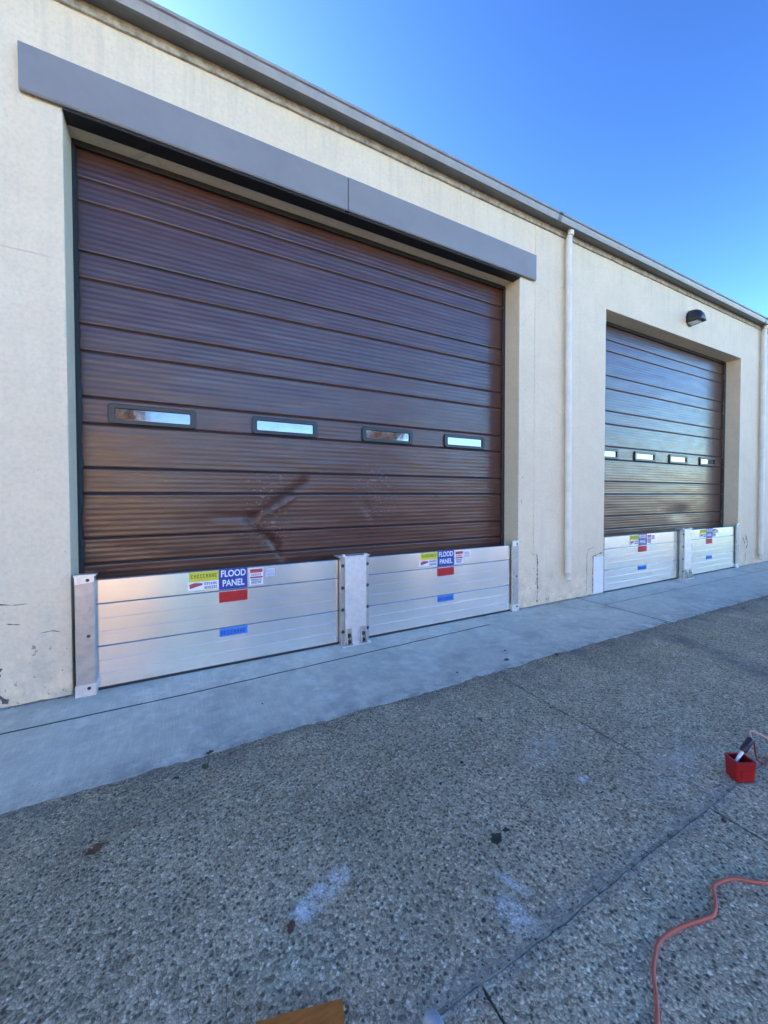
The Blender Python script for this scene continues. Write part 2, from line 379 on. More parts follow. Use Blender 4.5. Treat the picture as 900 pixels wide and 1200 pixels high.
# apron: a band against the wall and the wide strip, parted by a scored joint; irregular outer edge
bm = bmesh.new()
def outer(x): return -1.19+.025*fn(x, 1, 0, .8)+.022*fn(x, 2, 0, 4)+.014*fn(x, 3, 0, 17)+.012*fn(x, 3, 0, 41)-.012*max(0, x-4)
def apron_strip(bm, x0, x1, ya, yb, z=0.):
    n = max(2, int((x1-x0)/(.03 if x1 < 15 else .3)))
    A, B = [], []
    for i in range(n+1):
        x = x0+(x1-x0)*i/n
        A.append(bm.verts.new((x, ya(x), z))); B.append(bm.verts.new((x, yb(x), z)))
    A2 = [bm.verts.new((v.co.x, v.co.y, z-.02)) for v in A]; B2 = [bm.verts.new((v.co.x, v.co.y, z-.02)) for v in B]
    for i in range(n):
        bm.faces.new((A[i], A[i+1], B[i+1], B[i])); bm.faces.new((A2[i], A2[i+1], A[i+1], A[i])); bm.faces.new((B2[i], B2[i+1], B[i+1], B[i]))
    bm.faces.new((A[0], A2[0], B2[0], B[0])); bm.faces.new((A[-1], A2[-1], B2[-1], B[-1]))
def jn(x): return -.375+.035*min(max(x, 0), 3)+.004*fn(x, 9, 0, 5)
def jn2(x): return -.40+.004*fn(x, 9, 0, 5)
ins = lambda x: .34
apron_strip(bm, -14, 3.15, lambda x: jn(x)+.013, ins)
apron_strip(bm, -14, 3.15, outer, lambda x: jn(x)-.008)
apron_strip(bm, 3.15, 5.082, outer, ins)
apron_strip(bm, 5.104, 11.4, lambda x: jn2(x)+.009, ins)
apron_strip(bm, 5.104, 8.2, outer, lambda x: jn2(x)-.004); apron_strip(bm, 8.208, 11.4, outer, lambda x: jn2(x)-.004)
apron_strip(bm, 11.41, 40, outer, ins)
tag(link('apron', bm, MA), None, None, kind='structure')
bm = bmesh.new(); apron_strip(bm, -14, 3.15, lambda x: jn(x)-.03, lambda x: jn(x)+.03, -.005); apron_strip(bm, 5.104, 11.4, lambda x: jn2(x)-.03, lambda x: jn2(x)+.03, -.006)
apron_strip(bm, 5.075, 5.115, outer, lambda x: -.38, -.004)
tag(link('apron_joint', bm, SOIL), None, None, kind='structure')

# ---------------------------------------------------------------- the building
bld = empty('warehouse', (0, 0, 0), 'long cream painted concrete warehouse with two brown overhead doors and grey gutter', 'building')
O1, O2, ZT, REC = (-.735, 3.885), (5.70, 10.215), 4.31, .28
XL, XR, TOP = -9.0, 34.0, 5.10
def chamf(z, k): return .004+.010*max(0, fn(k, 0, z, 2.2)+.1)+.022*max(0, fn(k, 3, z, 9)-.28)+(.012*max(0, .5-z))*(1+fn(k, 7, z, 12))
def wall_block(bm, x0, x1, z0, z1, cl=None, cr=None):
    """front wall piece; cl/cr = seeds of worn arrises at left/right jamb edges"""
    if x1-x0 > 3 or (cl is None and cr is None and z0 > 1): pass
    n = max(2, int((z1-z0)/.02)); L, Rr = [], []
    for i in range(n+1):
        z = z0+(z1-z0)*i/n
        c = chamf(z, cl) if cl is not None else 0; d = chamf(z, cr) if cr is not None else 0
        row = []
        if cl is not None: row += [(x0, REC+.06, z), (x0, c*1.1, z), (x0+c*.35, c*.35, z)]
        row += [(x0+c, 0, z), (x1-d, 0, z)]
        if cr is not None: row += [(x1-d*.35, d*.35, z), (x1, d*1.1, z), (x1, REC+.06, z)]
        row = [bm.verts.new(p) for p in row]
        if L:
            for k in range(len(row)-1): bm.faces.new((L[k], L[k+1], row[k+1], row[k]))
        L = row
    return
bm = bmesh.new()
def base_jag(x): return .010+.012*max(0, fn(x, 4, 0, 7))+.02*max(0, fn(x, 5, 0, 2)-.1)+.006*fn(x, 6, 0, 31)
def pier(bm, x0, x1, cl, cr):
    zb = .045
    wall_block(bm, x0, x1, zb, ZT, cl, cr)
    # crumbled foot, a strip whose lower edge wanders just above the apron
    c = chamf(zb, cl) if cl is not None else 0; d = chamf(zb, cr) if cr is not None else 0
    n = max(2, int((x1-x0)/(.025 if x1-x0 < 12 else .1))); pa = pb = None
    for i in range(n+1):
        t = i/n; x = x0+c+(x1-d-x0-c)*t
        a = bm.verts.new((x, 0, zb)); b = bm.verts.new((x, 0, base_jag(x))); b2 = bm.verts.new((x, .03, base_jag(x)))
        if pa: bm.faces.new((pa, a, b, pb)); bm.faces.new((pb, b, b2, pc))
        pa, pb, pc = a, b, b2
    for xx, s in ((x0, cl), (x1, cr)):
        if s is not None:
            vs = [bm.verts.new(p) for p in ((xx, .02, 0), (xx, REC+.06, 0), (xx, REC+.06, zb), (xx, .02, zb))]; bm.faces.new(vs)
            sg = 1 if xx == x0 else -1; cc = c if xx == x0 else d
            vs = [bm.verts.new(p) for p in ((xx+sg*cc, 0, .012), (xx, .02, .0), (xx, .02, zb), (xx+sg*cc, 0, zb))]; bm.faces.new(vs)
pier(bm, XL, O1[0], None, 1.3); pier(bm, O1[1], O2[0], 2.7, 4.1); pier(bm, O2[1], XR, 5.9, None)
# beams over the openings with a worn lower arris, and plain wall above the piers
def lintel(bm, x0, x1, s):
    n = int((x1-x0)/.03); prev = None
    for i in range(n+1):
        x = x0+(x1-x0)*i/n; c = .004+.010*max(0, fn(x, s, 0, 3)+.1)
        row = [bm.verts.new(p) for p in ((x, 0, TOP), (x, 0, ZT+c), (x, c, ZT), (x, REC+.06, ZT))]
        if prev:
            for k in range(3): bm.faces.new((prev[k], prev[k+1], row[k+1], row[k]))
        prev = row
lintel(bm, *O1, 21); lintel(bm, *O2, 33)
for a, b in ((XL, O1[0]), (O1[1], O2[0]), (O2[1], XR)):
    vs = [bm.verts.new(p) for p in ((a, 0, ZT), (b, 0, ZT), (b, 0, TOP), (a, 0, TOP))]; bm.faces.new(vs)
# ends, back and inside faces
box(bm, XL, XL+.3, .003, 16, 0, TOP); box(bm, XR-.3, XR, .003, 16, 0, TOP); box(bm, XL, XR, 16, 16.3, 0, TOP)
bmesh.ops.remove_doubles(bm, verts=bm.verts, dist=.0004)
wall = link('wall', bm, MW, bld)
bm = bmesh.new(); box(bm, XL+.3, O1[0]-.01, .03, .25, -.02, .2); box(bm, O1[1]+.01, O2[0]-.01, .03, .25, -.02, .2); box(bm, O2[1]+.01, XR-.3, .03, .25, -.02, .2)
link('footing', bm, SOIL, bld)
bm = bmesh.new(); box(bm, XL, XR, .02, 16.3, TOP+.004, TOP+.12); link('roof', bm, GUT, bld)
# slightly proud wall band between the doors (the plaster starts at x = 4.16) and old scars
bm = bmesh.new(); prism(bm, [(4.165, -.004), (4.175, -.0045), (4.19, -.004), (4.19, .002), (4.165, .002)], 'z', .72, 5.08)
link('plaster_ridge', bm, MW, bld)
bm = bmesh.new()
CRK = mat_paint('bare_chipped_concrete', (.15, .135, .115), .9, .3, 40)
def scar(_, pts, w):                                 # open crack in the paint: an irregular dark strip, 2 mm proud
    bm = bmesh.new(); P = []
    for i in range(len(pts)-1):
        a, b = Vector(pts[i]), Vector(pts[i+1]); n = max(2, int((b-a).length/.02))
        P += [a.lerp(b, k/n) for k in range(n)]
    P.append(Vector(pts[-1])); prev = None
    for i, p in enumerate(P):
        t = (P[min(i+1, len(P)-1)]-P[max(i-1, 0)]).normalized(); nn = Vector((-t.y, t.x))
        ww = w*(.12+2.0*abs(fn(p.x, p.y, 0, 31))**1.2)*(1 if 0 < i < len(P)-1 else .1); q = p+nn*.010*fn(p.x, p.y, 9, 11)
        a = bm.verts.new((q.x+nn.x*ww, -.0025, q.y+nn.y*ww)); b = bm.verts.new((q.x-nn.x*ww, -.0025, q.y-nn.y*ww))
        if prev: bm.faces.new((prev[0], a, b, prev[1]))
        prev = (a, b)
    link('paint_chip', bm, CRK, bld)
scar(bm, [(4.235, .72), (4.25, .45), (4.245, .05)], .013)
scar(bm, [(4.12, .735), (4.16, .70), (4.22, .72)], .008)
scar(bm, [(5.29, .03), (5.30, .62), (5.33, .70), (5.46, .72)], .008)
scar(bm, [(5.435, .02), (5.435, .58), (5.48, .60), (5.69, .625)], .011)
scar(bm, [(-1.6, .70), (-1.13, .735), (-.98, .725)], .008)
scar(bm, [(-1.25, .42), (-1.14, .28), (-1.16, .12), (-1.10, .03)], .016)
scar(bm, [(-1.1, .60), (-1.02, .585)], .006); scar(bm, [(-.92, .50), (-.84, .505), (-.80, .49)], .005)
scar(bm, [(-1.16, .64), (-1.13, .63)], .010)
scar(bm, [(10.42, .62), (10.52, .48), (10.58, .66), (10.66, .45), (10.60, .36)], .020); scar(bm, [(10.55, .30), (10.58, .1)], .016)
scar(bm, [(11.32, .62), (11.36, .4)], .02)
scar(bm, [(3.99, 2.9), (4.02, 2.86)], .008); scar(bm, [(3.95, 1.75), (3.97, 1.72)], .012); scar(bm, [(3.94, 1.45), (3.95, 1.38)], .008)
bm = bmesh.new(); box(bm, 5.452, 5.692, -.006, .002, .02, .575)
link('patch_plate', bm, mat_paint('white_patch', (.78, .78, .80), .6, .1, 6), bld, bevel=.002)

# fascia, gutter
bm = bmesh.new()
n = 300; prev = None
for i in range(n+1):
    x = XL+(XR-XL)*i/n; zb = 5.055+.004*fn(x, 0, 0, 2)+.008*max(0, fn(x, 1, 0, 6))
    row = [bm.verts.new(p) for p in ((x, .003, 5.17), (x, -.022, 5.17), (x, -.022, zb), (x, -.001, zb))]
    if prev:
        for k in range(3): bm.faces.new((prev[k], prev[k+1], row[k+1], row[k]))
    prev = row
link('fascia', bm, FASC, bld)
gut = [(-.026, 5.128), (-.128, 5.114), (-.142, 5.122), (-.156, 5.155), (-.164, 5.185), (-.180, 5.190), (-.180, 5.214), (-.168, 5.216), (-.168, 5.197), (-.14, 5.19), (-.12, 5.13), (-.026, 5.158)]
bm = bmesh.new()
for a, b in ((XL, -1.6), (-1.597, 4.45), (4.453, 10.9), (10.903, 17.2), (17.203, XR)): prism(bm, gut, 'x', a, b)
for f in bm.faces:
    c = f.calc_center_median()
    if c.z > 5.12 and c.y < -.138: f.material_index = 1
for x in (-1.6, 4.45, 10.9):                          # joint straps
    prism(bm, [(y-.003 if y < -.1 else y, z-.003) for y, z in gut[:7]]+[(-.1, 5.15)], 'x', x-.03, x+.03)
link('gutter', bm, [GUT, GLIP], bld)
# gutter hanger clips under the lip
# downspouts
def spout(x, y=-.06, r=.040, zb=.31, lean=.03):
    bm = bmesh.new()
    pts = spline([(x-.01, -.085, 5.13), (x-.01, -.085, 5.06), (x-.01, y, 4.95), (x, y, 4.0), (x+lean*.6, y, 1.9), (x+lean, y, .8), (x+lean, y, zb+.08)], 5)
    prev = None; n = 16
    rings = []
    for i, p in enumerate(pts):
        rings.append([bm.verts.new((p.x+cos(2*pi*k/n)*r*1.1, p.y+sin(2*pi*k/n)*r*.95, p.z)) for k in range(n)])
    for i in range(len(rings)-1):
        for k in range(n): bm.faces.new((rings[i][k], rings[i][(k+1) % n], rings[i+1][(k+1) % n], rings[i+1][k]))
    bm.faces.new(rings[-1])
    o = link('downspout', bm, SPW, bld, smooth=True)
    for z in (4.4, 2.55, 1.0):                          # straps
        b = bmesh.new(); xx = x+lean*(1-(z-.4)/4)
        prism(b, [(xx+cos(2*pi*k/20)*(r*1.1+.004), y+sin(2*pi*k/20)*(r*.95+.004)) for k in range(20)], 'z', z-.012, z+.012)
        box(b, xx-r*1.1-.03, xx-r*1.1+.01, -.010, .0, z-.012, z+.012); box(b, xx+r*1.1-.01, xx+r*1.1+.03, -.010, .0, z-.012, z+.012)
        link('strap', b, SPW, o)
    b = bmesh.new()                                     # torn end with dark mouth
    tube(b, [(x+lean, y, zb+.09), (x+lean-.01, y-.01, zb+.03), (x+lean-.02, y-.03, zb)], [.040, .038, .032], 12)
    link('outlet', b, SPW, o)
    return o
sp = spout(4.765); sp2 = spout(11.12, zb=.10, r=.046)

# hood: folded grey steel box over the first door, in two lengths with a lapped seam
def hood(x0, x1, dy=0.):
    y0 = -.040-dy
    bm = bmesh.new()
    prism(bm, [(-.001, 4.645), (y0, 4.635), (y0, 4.325), (y0+.008, 4.314), (y0+.020, 4.314), (y0+.020, 4.320), (y0+.014, 4.322), (y0+.006, 4.33), (y0+.006, 4.627), (-.001, 4.635)], 'x', x0, x1)
    box(bm, x0, x0+.003, y0+.004, -.001, 4.322, 4.630); box(bm, x1-.003, x1, y0+.004, -.001, 4.322, 4.630)
    return link('door_hood', bm, HOOD, bld)
hood(-.965, 1.484); hood(1.492, 4.14, .003)
bm = bmesh.new(); box(bm, 1.47, 1.51, -.034, -.002, 4.32, 4.63); link('seam_strip', bm, BLK, bld)
bm = bmesh.new(); box(bm, O1[0]+.002, O1[1]-.002, -.016, .115, 4.296, 4.3085); link('hood_backing', bm, BLK, bld)

# ---------------------------------------------------------------- the overhead doors
SEAMS = [3.463, 2.886, 2.303, 1.726, 1.149, .572]; MIDS = [3.86, 3.249, 2.672, 2.087, 1.515, .935, .36]
LINES = sorted(SEAMS+MIDS+[4.04])
def profile(z):
    d = min(abs(z-s) for s in LINES)
    if d < .0072: return .020
    if d < .014: return .0015
    # ribs of about 5 cm between the lines
    lo = max([s for s in LINES if s <= z] or [-.2]); hi = min([s for s in LINES if s > z] or [4.4])
    k = max(1, round((hi-lo)/.044)); t = ((z-lo)/(hi-lo)*k) % 1
    return .0005*(1+cos(2*pi*t))
def dent1(x, z):
    d = 0.
    def crease(ax, az, bx, bz, w, dep, one=0):
        vx, vz = bx-ax, bz-az; L = math.hypot(vx, vz); t = ((x-ax)*vx+(z-az)*vz)/L/L
        s = ((x-ax)*-vz+(z-az)*vx)/L; e = 1 if 0 <= t <= 1 else math.exp(-((t if t < 0 else t-1)*L/.08)**2)
        return dep*e*math.exp(-(s/w)**2)
    wx = .03*fn(x, z, 3, 4); x += wx; z += .02*fn(x, z, 8, 5)
    d += crease(.58, 1.30, 1.15, 1.66, .085, .0045)
    d += crease(.55, 1.27, .88, 1.02, .065, .0045)
    d -= crease(.72, 1.30, 1.0, 1.47, .03, .006)
    d += crease(.80, 1.04, .86, .92, .04, .012)
    d += crease(.30, 1.30, .62, 1.29, .04, .007)
    d += crease(1.82, 1.36, 1.86, 1.28, .05, .006)
    d += .003*math.exp(-((x-.75)/.45)**2-((z-1.3)/.35)**2)
    return d
def dent2(x, z): return .014*math.exp(-((x-8.5)/.35)**2-((z-1.15)/.12)**2)
def garage_door(x0, x1, dent, wins, sag):
    bm = bmesh.new(); zs = []
    z = .03
    while z < 4.30:
        zs.append(z); d = min(abs(z-s) for s in LINES)
        z += .0035 if d < .02 else .0075
    zs.append(4.31); prev = None
    cols = []; x = x0
    while x < x1-.001: cols.append(x); x += .014 if (dent is dent1 and .2 < x < 2.3) else .045
    cols.append(x1); nx = len(cols)-1
    for z in zs:
        row = []
        for i in range(nx+1):
            x = cols[i]
            sec = sum(1 for s in SEAMS if s < z)
            wob = .0035*fn(x, sec*7.3, z*.5, 1.1)+.0022*fn(x*2.6, z*9, sec)+.003*sin((z-.572)/.577*pi)*fn(x, sec, 3, .8)
            row.append(bm.verts.new((x, REC+profile(z)+dent(x, z)+wob, z+sag*.002*fn(x, 2, 0, .9))))
        if prev:
            seam_shade = 1 if min(abs(z-s) for s in LINES) < .0080 and min(abs(pz-s) for s in LINES) < .0080 else 0  # seam groove faces go black: joint shade put into the colour
            for i in range(nx): bm.faces.new((prev[i], prev[i+1], row[i+1], row[i])).material_index = seam_shade
        prev = row; pz = z
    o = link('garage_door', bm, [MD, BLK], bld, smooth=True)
    for wx, lean in wins:
        b = bmesh.new(); a, c, zc = wx, wx+.655, 2.182; yf = REC-.022
        def rr(hw, hz, r, n=6):
            pts = []
            for cx, cz, s in ((1, 1, 0), (-1, 1, 1), (-1, -1, 2), (1, -1, 3)):
                for k in range(n+1):
                    t = (s+k/n)*pi/2; pts.append(((a+c)/2+cx*(hw-r)+r*cos(t), zc+cz*(hz-r)+r*sin(t)))
            return pts
        outer_, inner_, inner2 = rr(.328, .083, .03), rr(.282, .048, .012), rr(.278, .044, .010)
        L = [[b.verts.new((p[0], y, p[1])) for p in P] for P, y in ((outer_, REC+.012), (outer_, yf+.004), (rr(.323, .078, .027), yf), (inner_, yf), (inner2, yf+.016))]
        for q in range(4):
            for k in range(len(outer_)):
                kk = (k+1) % len(outer_); b.faces.new((L[q][k], L[q][kk], L[q+1][kk], L[q+1][k]))
        f = b.faces.new(L[4]); f.material_index = 1
        bmesh.ops.recalc_face_normals(b, faces=b.faces)
        link('window', b, [FRAME, GLASS], o)
    # weather seal down both jambs and across the head: ragged rubber
    b = bmesh.new()
    for xx, s in ((x0, 1), (x1, -1)):
        prev = None
        for i in range(180):
            z = .03+(4.28-.03)*i/179; wv = .030+.010*fn(xx, 0, z, 6)+.006*fn(xx, 1, z, 17)
            row = [b.verts.new(p) for p in ((xx, REC-.035, z), (xx+s*wv*.5, REC-.035, z), (xx+s*wv, REC-.014, z))]
            if prev:
                for k in range(2): b.faces.new((prev[k], prev[k+1], row[k+1], row[k]))
            prev = row
    box(b, x0, x1, REC-.03, REC-.006, 4.262, 4.309)
    link('weather_seal', b, BLK, o)
    return o
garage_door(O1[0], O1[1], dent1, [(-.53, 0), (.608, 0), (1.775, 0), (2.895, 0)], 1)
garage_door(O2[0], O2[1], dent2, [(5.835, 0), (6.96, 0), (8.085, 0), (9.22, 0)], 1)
# dark void behind the doors is closed by the door sheets themselves

# ---------------------------------------------------------------- wall lamp
lamp = empty('wall_lamp', (8.12, 0, 4.58), 'black dome wall lamp with white lens, mounted above the second door', 'lamp')
bm = bmesh.new()
prof = [(0., .235), (.06, .232), (.12, .215), (.17, .18), (.205, .13), (.215, .07), (.215, .0)]
n = 18; rings = []
for (yo, zz) in prof:      # hooded dome: half ellipse sections growing thinner outward
    rings.append([bm.verts.new((8.12+cos(pi*k/n)*.125*(1-yo*1.0), -.005-yo, 4.575+sin(pi*k/n)*zz)) for k in range(n+1)])
for i in range(len(rings)-1):
    for k in range(n): bm.faces.new((rings[i][k], rings[i][k+1], rings[i+1][k+1], rings[i+1][k]))
bmesh.ops.remove_doubles(bm, verts=bm.verts, dist=.0005)
hs = part('housing', bm, DARK, lamp, smooth=True)
md = hs.modifiers.new('thickness', 'SOLIDIFY'); md.thickness = .006
bm = bmesh.new(); prism(bm, [(8.12+cos(2*pi*k/24)*.12, 4.66+sin(2*pi*k/24)*.135) for k in range(24)], 'y', -.012, -.002); part('back_plate', bm, DARK, lamp)
bm = bmesh.new(); prism(bm, [(8.045, 4.57), (8.195, 4.57), (8.185, 4.66), (8.055, 4.66)], 'y', -.16, -.012); part('lens', bm, LENS, lamp, bevel=.01)

# ---------------------------------------------------------------- flood barriers
def flat(name, col, r=.45):
    return mat_paint(name, col, r, .06, 12)
YEL = flat('yellow_sticker', (.70, .62, .05)); BLU = flat('blue_sticker', (.012, .045, .28)); RED = flat('red_sticker', (.50, .01, .015))
TAPE = flat('blue_tape', (.02, .20, .62)); WHT = flat('white_sticker', (.80, .80, .83)); DKG = flat('dark_green_print', (.22, .24, .03)); PNK = flat('red_print', (.45, .06, .08)); NAV = flat('navy_print', (.06, .08, .25))
TDK = flat('dark_blue_print', (.01, .08, .32))
def card(bm, x0, x1, z0, z1, y, t=.0012, mi=0): box(bm, x0, x1, y-t, y, z0, z1, mi)
def textmesh(s, size, x, z, y, parent, m, name, sx=1.):
    cu = bpy.data.curves.new(name, 'FONT'); cu.body = s; cu.size = size; cu.extrude = .0006; cu.offset = size*.02; cu.align_x = 'CENTER'; cu.align_y = 'CENTER'
    o = bpy.data.objects.new(name, cu); C.objects.link(o)
    dg = bpy.context.evaluated_depsgraph_get(); me = bpy.data.meshes.new_from_object(o.evaluated_get(dg))
    bpy.data.objects.remove(o); me.materials.append(m)
    me.transform(Matrix.Translation((x, y, z)) @ Matrix.Rotation(pi/2, 4, 'X') @ Matrix.Diagonal((sx, 1, 1, 1)))
    o = bpy.data.objects.new(name, me); C.objects.link(o); o.parent = parent
    loc = Vector(parent.location); p = parent.parent
    while p: loc += Vector(p.location); p = p.parent
    o.matrix_parent_inverse = Matrix.Translation(loc).inverted()
    return o
YF = .012                                             # front face of the planks
def marks(bm, x0, x1, z0, z1, y, rnd, n):             # rows of letter-sized strokes, the unreadable print of the photo
    x = x0; w_ = (x1-x0)/n
    for i in range(n):
        k = rnd.randrange(4); a, b = x+w_*.12, x+w_*.82; h = z1-z0
        card(bm, a, a+w_*.26, z0, z1, y)
        if k != 1: card(bm, a+w_*.27, b, z1-h*.26, z1, y)
        if k in (0, 2): card(bm, a+w_*.27, b, z0, z0+h*.24, y)
        if k in (1, 3): card(bm, b-w_*.24, b, z0+h*.01, z1-h*.27 if k != 1 else z1, y)
        if k in (1, 2, 3): card(bm, a+w_*.27, b-w_*.25, z0+h*.4, z0+h*.6, y)
        x += w_
def flood_panel(x0, x1, sx, label, readable):
    root = empty('flood_panel', ((x0+x1)/2, .03, 0), label, 'flood barrier panel', 'aluminium flood panels across the doorways')
    rnd = random.Random(int(x0*100))
    for z0, z1, st in ((.016, .334, 1), (.340, .664, 2), (.670, .852, 3)):
        bm = bmesh.new(); y0 = YF
        pr = [(y0, z0+.004), (y0+.003, z0), (y0+.05, z0), (y0+.05, z1), (y0+.003, z1), (y0, z1-.004)]
        # shallow rolled reveals along the plank
        mids = []
        for zz in ((z0+z1)/2+.05, (z0+z1)/2-.05) if z1-z0 > .25 else (): mids += [(y0, zz+.002), (y0+.0012, zz), (y0, zz-.002)]
        nseg = 110; prev = None; P = pr+mids; dx = rnd.uniform(-.001, .001)
        for i in range(nseg+1):
            x = x0+(x1-x0)*i/nseg; b = .0016*fn(x, st, x0, 1.3)+.0016*fn(x, st*3.3, x0, 3.7)+dx
            row = [bm.verts.new((x, y+b if y < y0+.01 else y, z)) for y, z in P]
            if prev:
                for k in range(len(P)): bm.faces.new((prev[k], prev[(k+1) % len(P)], row[(k+1) % len(P)], row[k]))
            else: bm.faces.new(row)
            prev = row
        bm.faces.new(prev[::-1]); pk = part('plank', bm, ALU, root, smooth=True); pk.data.set_sharp_from_angle(angle=Rd(25))
        if z1 < .8:
            bm = bmesh.new(); box(bm, x0, x1, y0+.008, y0+.04, z1, z1+.0065); part('joint_seal', bm, BLK, root)
    bm = bmesh.new(); box(bm, x0, x1, y0-.006, y0+.055, .001, .020); part('bottom_gasket', bm, BLK, root)
    # stickers, on the top plank unless said otherwise
    y = YF-.003
    bm = bmesh.new(); card(bm, sx+.05, sx+.279, .768, .848, y); a = part('yellow_sticker', bm, YEL, root)
    bm = bmesh.new(); marks(bm, sx+.062, sx+.268, .795, .828, y-.0016, rnd, 9); b = link('print', bm, DKG); b.parent = a; 
    bm = bmesh.new(); card(bm, sx+.04, sx+.279, .694, .762, y); a2 = part('white_sticker', bm, WHT, root)
    bm = bmesh.new(); marks(bm, sx+.165, sx+.268, .70, .722, y-.0016, rnd, 7); marks(bm, sx+.165, sx+.268, .735, .755, y-.0016, rnd, 6); b2 = link('print', bm, NAV); b2.parent = a2
    bm = bmesh.new(); prism(bm, [(sx+.05, .745), (sx+.09, .757), (sx+.15, .751), (sx+.152, .735), (sx+.10, .722), (sx+.055, .71)], 'y', y-.0028, y-.0014); b5 = link('emblem', bm, PNK); b5.parent = a2
    bm = bmesh.new(); card(bm, sx+.282, sx+.518, .676, .856, y, .0014); a3 = part('blue_sticker', bm, BLU, root)
    bm = bmesh.new(); card(bm, sx+.536, sx+.655, .690, .838, y); a4 = part('red_and_white_sticker', bm, WHT, root)
    bm = bmesh.new(); card(bm, sx+.541, sx+.650, .800, .833, y-.0015); card(bm, sx+.541, sx+.650, .750, .765, y-.0015); marks(bm, sx+.55, sx+.64, .772, .79, y-.0015, rnd, 6)
    b3 = link('print', bm, PNK); b3.parent = a4
    bm = bmesh.new(); marks(bm, sx+.55, sx+.64, .70, .72, y-.0015, rnd, 6); marks(bm, sx+.55, sx+.64, .725, .742, y-.0015, rnd, 7); b6 = link('print', bm, NAV); b6.parent = a4
    bm = bmesh.new(); card(bm, sx+.282, sx+.518, .563, .656, y); a6 = part('red_sticker', bm, RED, root)
    bm = bmesh.new(); card(bm, sx+.282, sx+.516, .262, .331, y); a5 = part('blue_tape', bm, TAPE, root)
    bm = bmesh.new(); marks(bm, sx+.29, sx+.50, .275, .312, y-.0016, rnd, 8); b4 = link('print', bm, TDK); b4.parent = a5
    bm = bmesh.new(); card(bm, sx+.68, sx+.76, .755, .825, y, .0008); a7 = part('clear_label', bm, flat('pale_label', (.62, .63, .72)), root)
    bm = bmesh.new(); marks(bm, sx+.685, sx+.755, .765, .785, y-.0012, rnd, 4); marks(bm, sx+.685, sx+.755, .795, .815, y-.0012, rnd, 4); b7 = link('print', bm, flat('faint_print', (.40, .42, .55))); b7.parent = a7
    for q in (b, b2, b3, b4, b5, b6, b7): q.matrix_parent_inverse = Matrix.Translation(Vector(root.location)).inverted()
    for q, p_ in ((b, a), (b2, a2), (b3, a4), (b4, a5), (b5, a2), (b6, a4), (b7, a7)):
        q.parent = p_; q.matrix_parent_inverse = Matrix()
    for s_, zz in (('FLOOD', .812), ('PANEL', .728)):
        t = textmesh(s_, .080, sx+.40, zz, y-.0022, a3, WHT, 'lettering', .78); t.matrix_parent_inverse = Matrix()
    return root
flood_panel(-.595, 1.40, 0, 'stacked aluminium flood planks left of the centre post in the near doorway', True)
flood_panel(1.665, 3.765, 2.325, 'stacked aluminium flood planks right of the centre post in the near doorway', True)
flood_panel(5.735, 7.90, 6.36, 'stacked aluminium flood planks left of the centre post in the far doorway', False)
flood_panel(8.165, 10.09, 8.62, 'stacked aluminium flood planks right of the centre post in the far doorway', False)

def centre_post(x, label):
    root = empty('centre_post', (x, -.04, 0), label, 'flood barrier post', 'centre posts of the flood barriers'); w = .152
    bm = bmesh.new(); box(bm, x-w+.035, x+w-.035, -.075, .004, .012, .885); part('column', bm, ALU2, root, bevel=.010)
    for s in (-1, 1):
        bm = bmesh.new(); a, b = sorted((x+s*w, x+s*(w-.033)))
        box(bm, a, b, -.060, -.008, .012, .880); fl = part('flange', bm, ALU3, root, bevel=.004)
        for z in (.14, .36, .58, .80):
            bm = bmesh.new(); bolt(bm, x+s*(w-.017), -.060, z, .011, .012); bo = link('bolt', bm, DARK, fl)
    bm = bmesh.new(); box(bm, x-w-.035, x+w+.004, -.082, .05, .889, .897); box(bm, x-w+.02, x-w+.05, -.05, -.01, .897, .91); box(bm, x+w-.06, x+w-.02, -.07, -.03, .897, .909)
    part('top_plate', bm, ALU2, root, bevel=.002)
    bm = bmesh.new(); box(bm, x-w-.004, x+w+.004, -.115, .03, .001, .012); part('base_plate', bm, ALU2, root, bevel=.002)
    for s in (-1, 1):
        bm = bmesh.new(); a = x+s*.078
        prism(bm, [(-.112, .0125), (-.0755, .0125), (-.0755, .17), (-.085, .17), (-.112, .04)], 'x', a-.03, a-.022)
        prism(bm, [(-.112, .0125), (-.0755, .0125), (-.0755, .17), (-.085, .17), (-.112, .04)], 'x', a+.022, a+.03)
        box(bm, a-.0215, a+.0215, -.083, -.0755, .0125, .17); g = part('gusset', bm, ALU3, root)
        bm = bmesh.new(); bolt(bm, a, -.083, .10, .014, .012); bolt(bm, a, -.083, .035, .014, .014); link('bolt', bm, DARK, g)
    return root
centre_post(1.543, 'bolted aluminium centre post dividing the near doorway flood barrier')
centre_post(8.035, 'bolted aluminium centre post dividing the far doorway flood barrier')
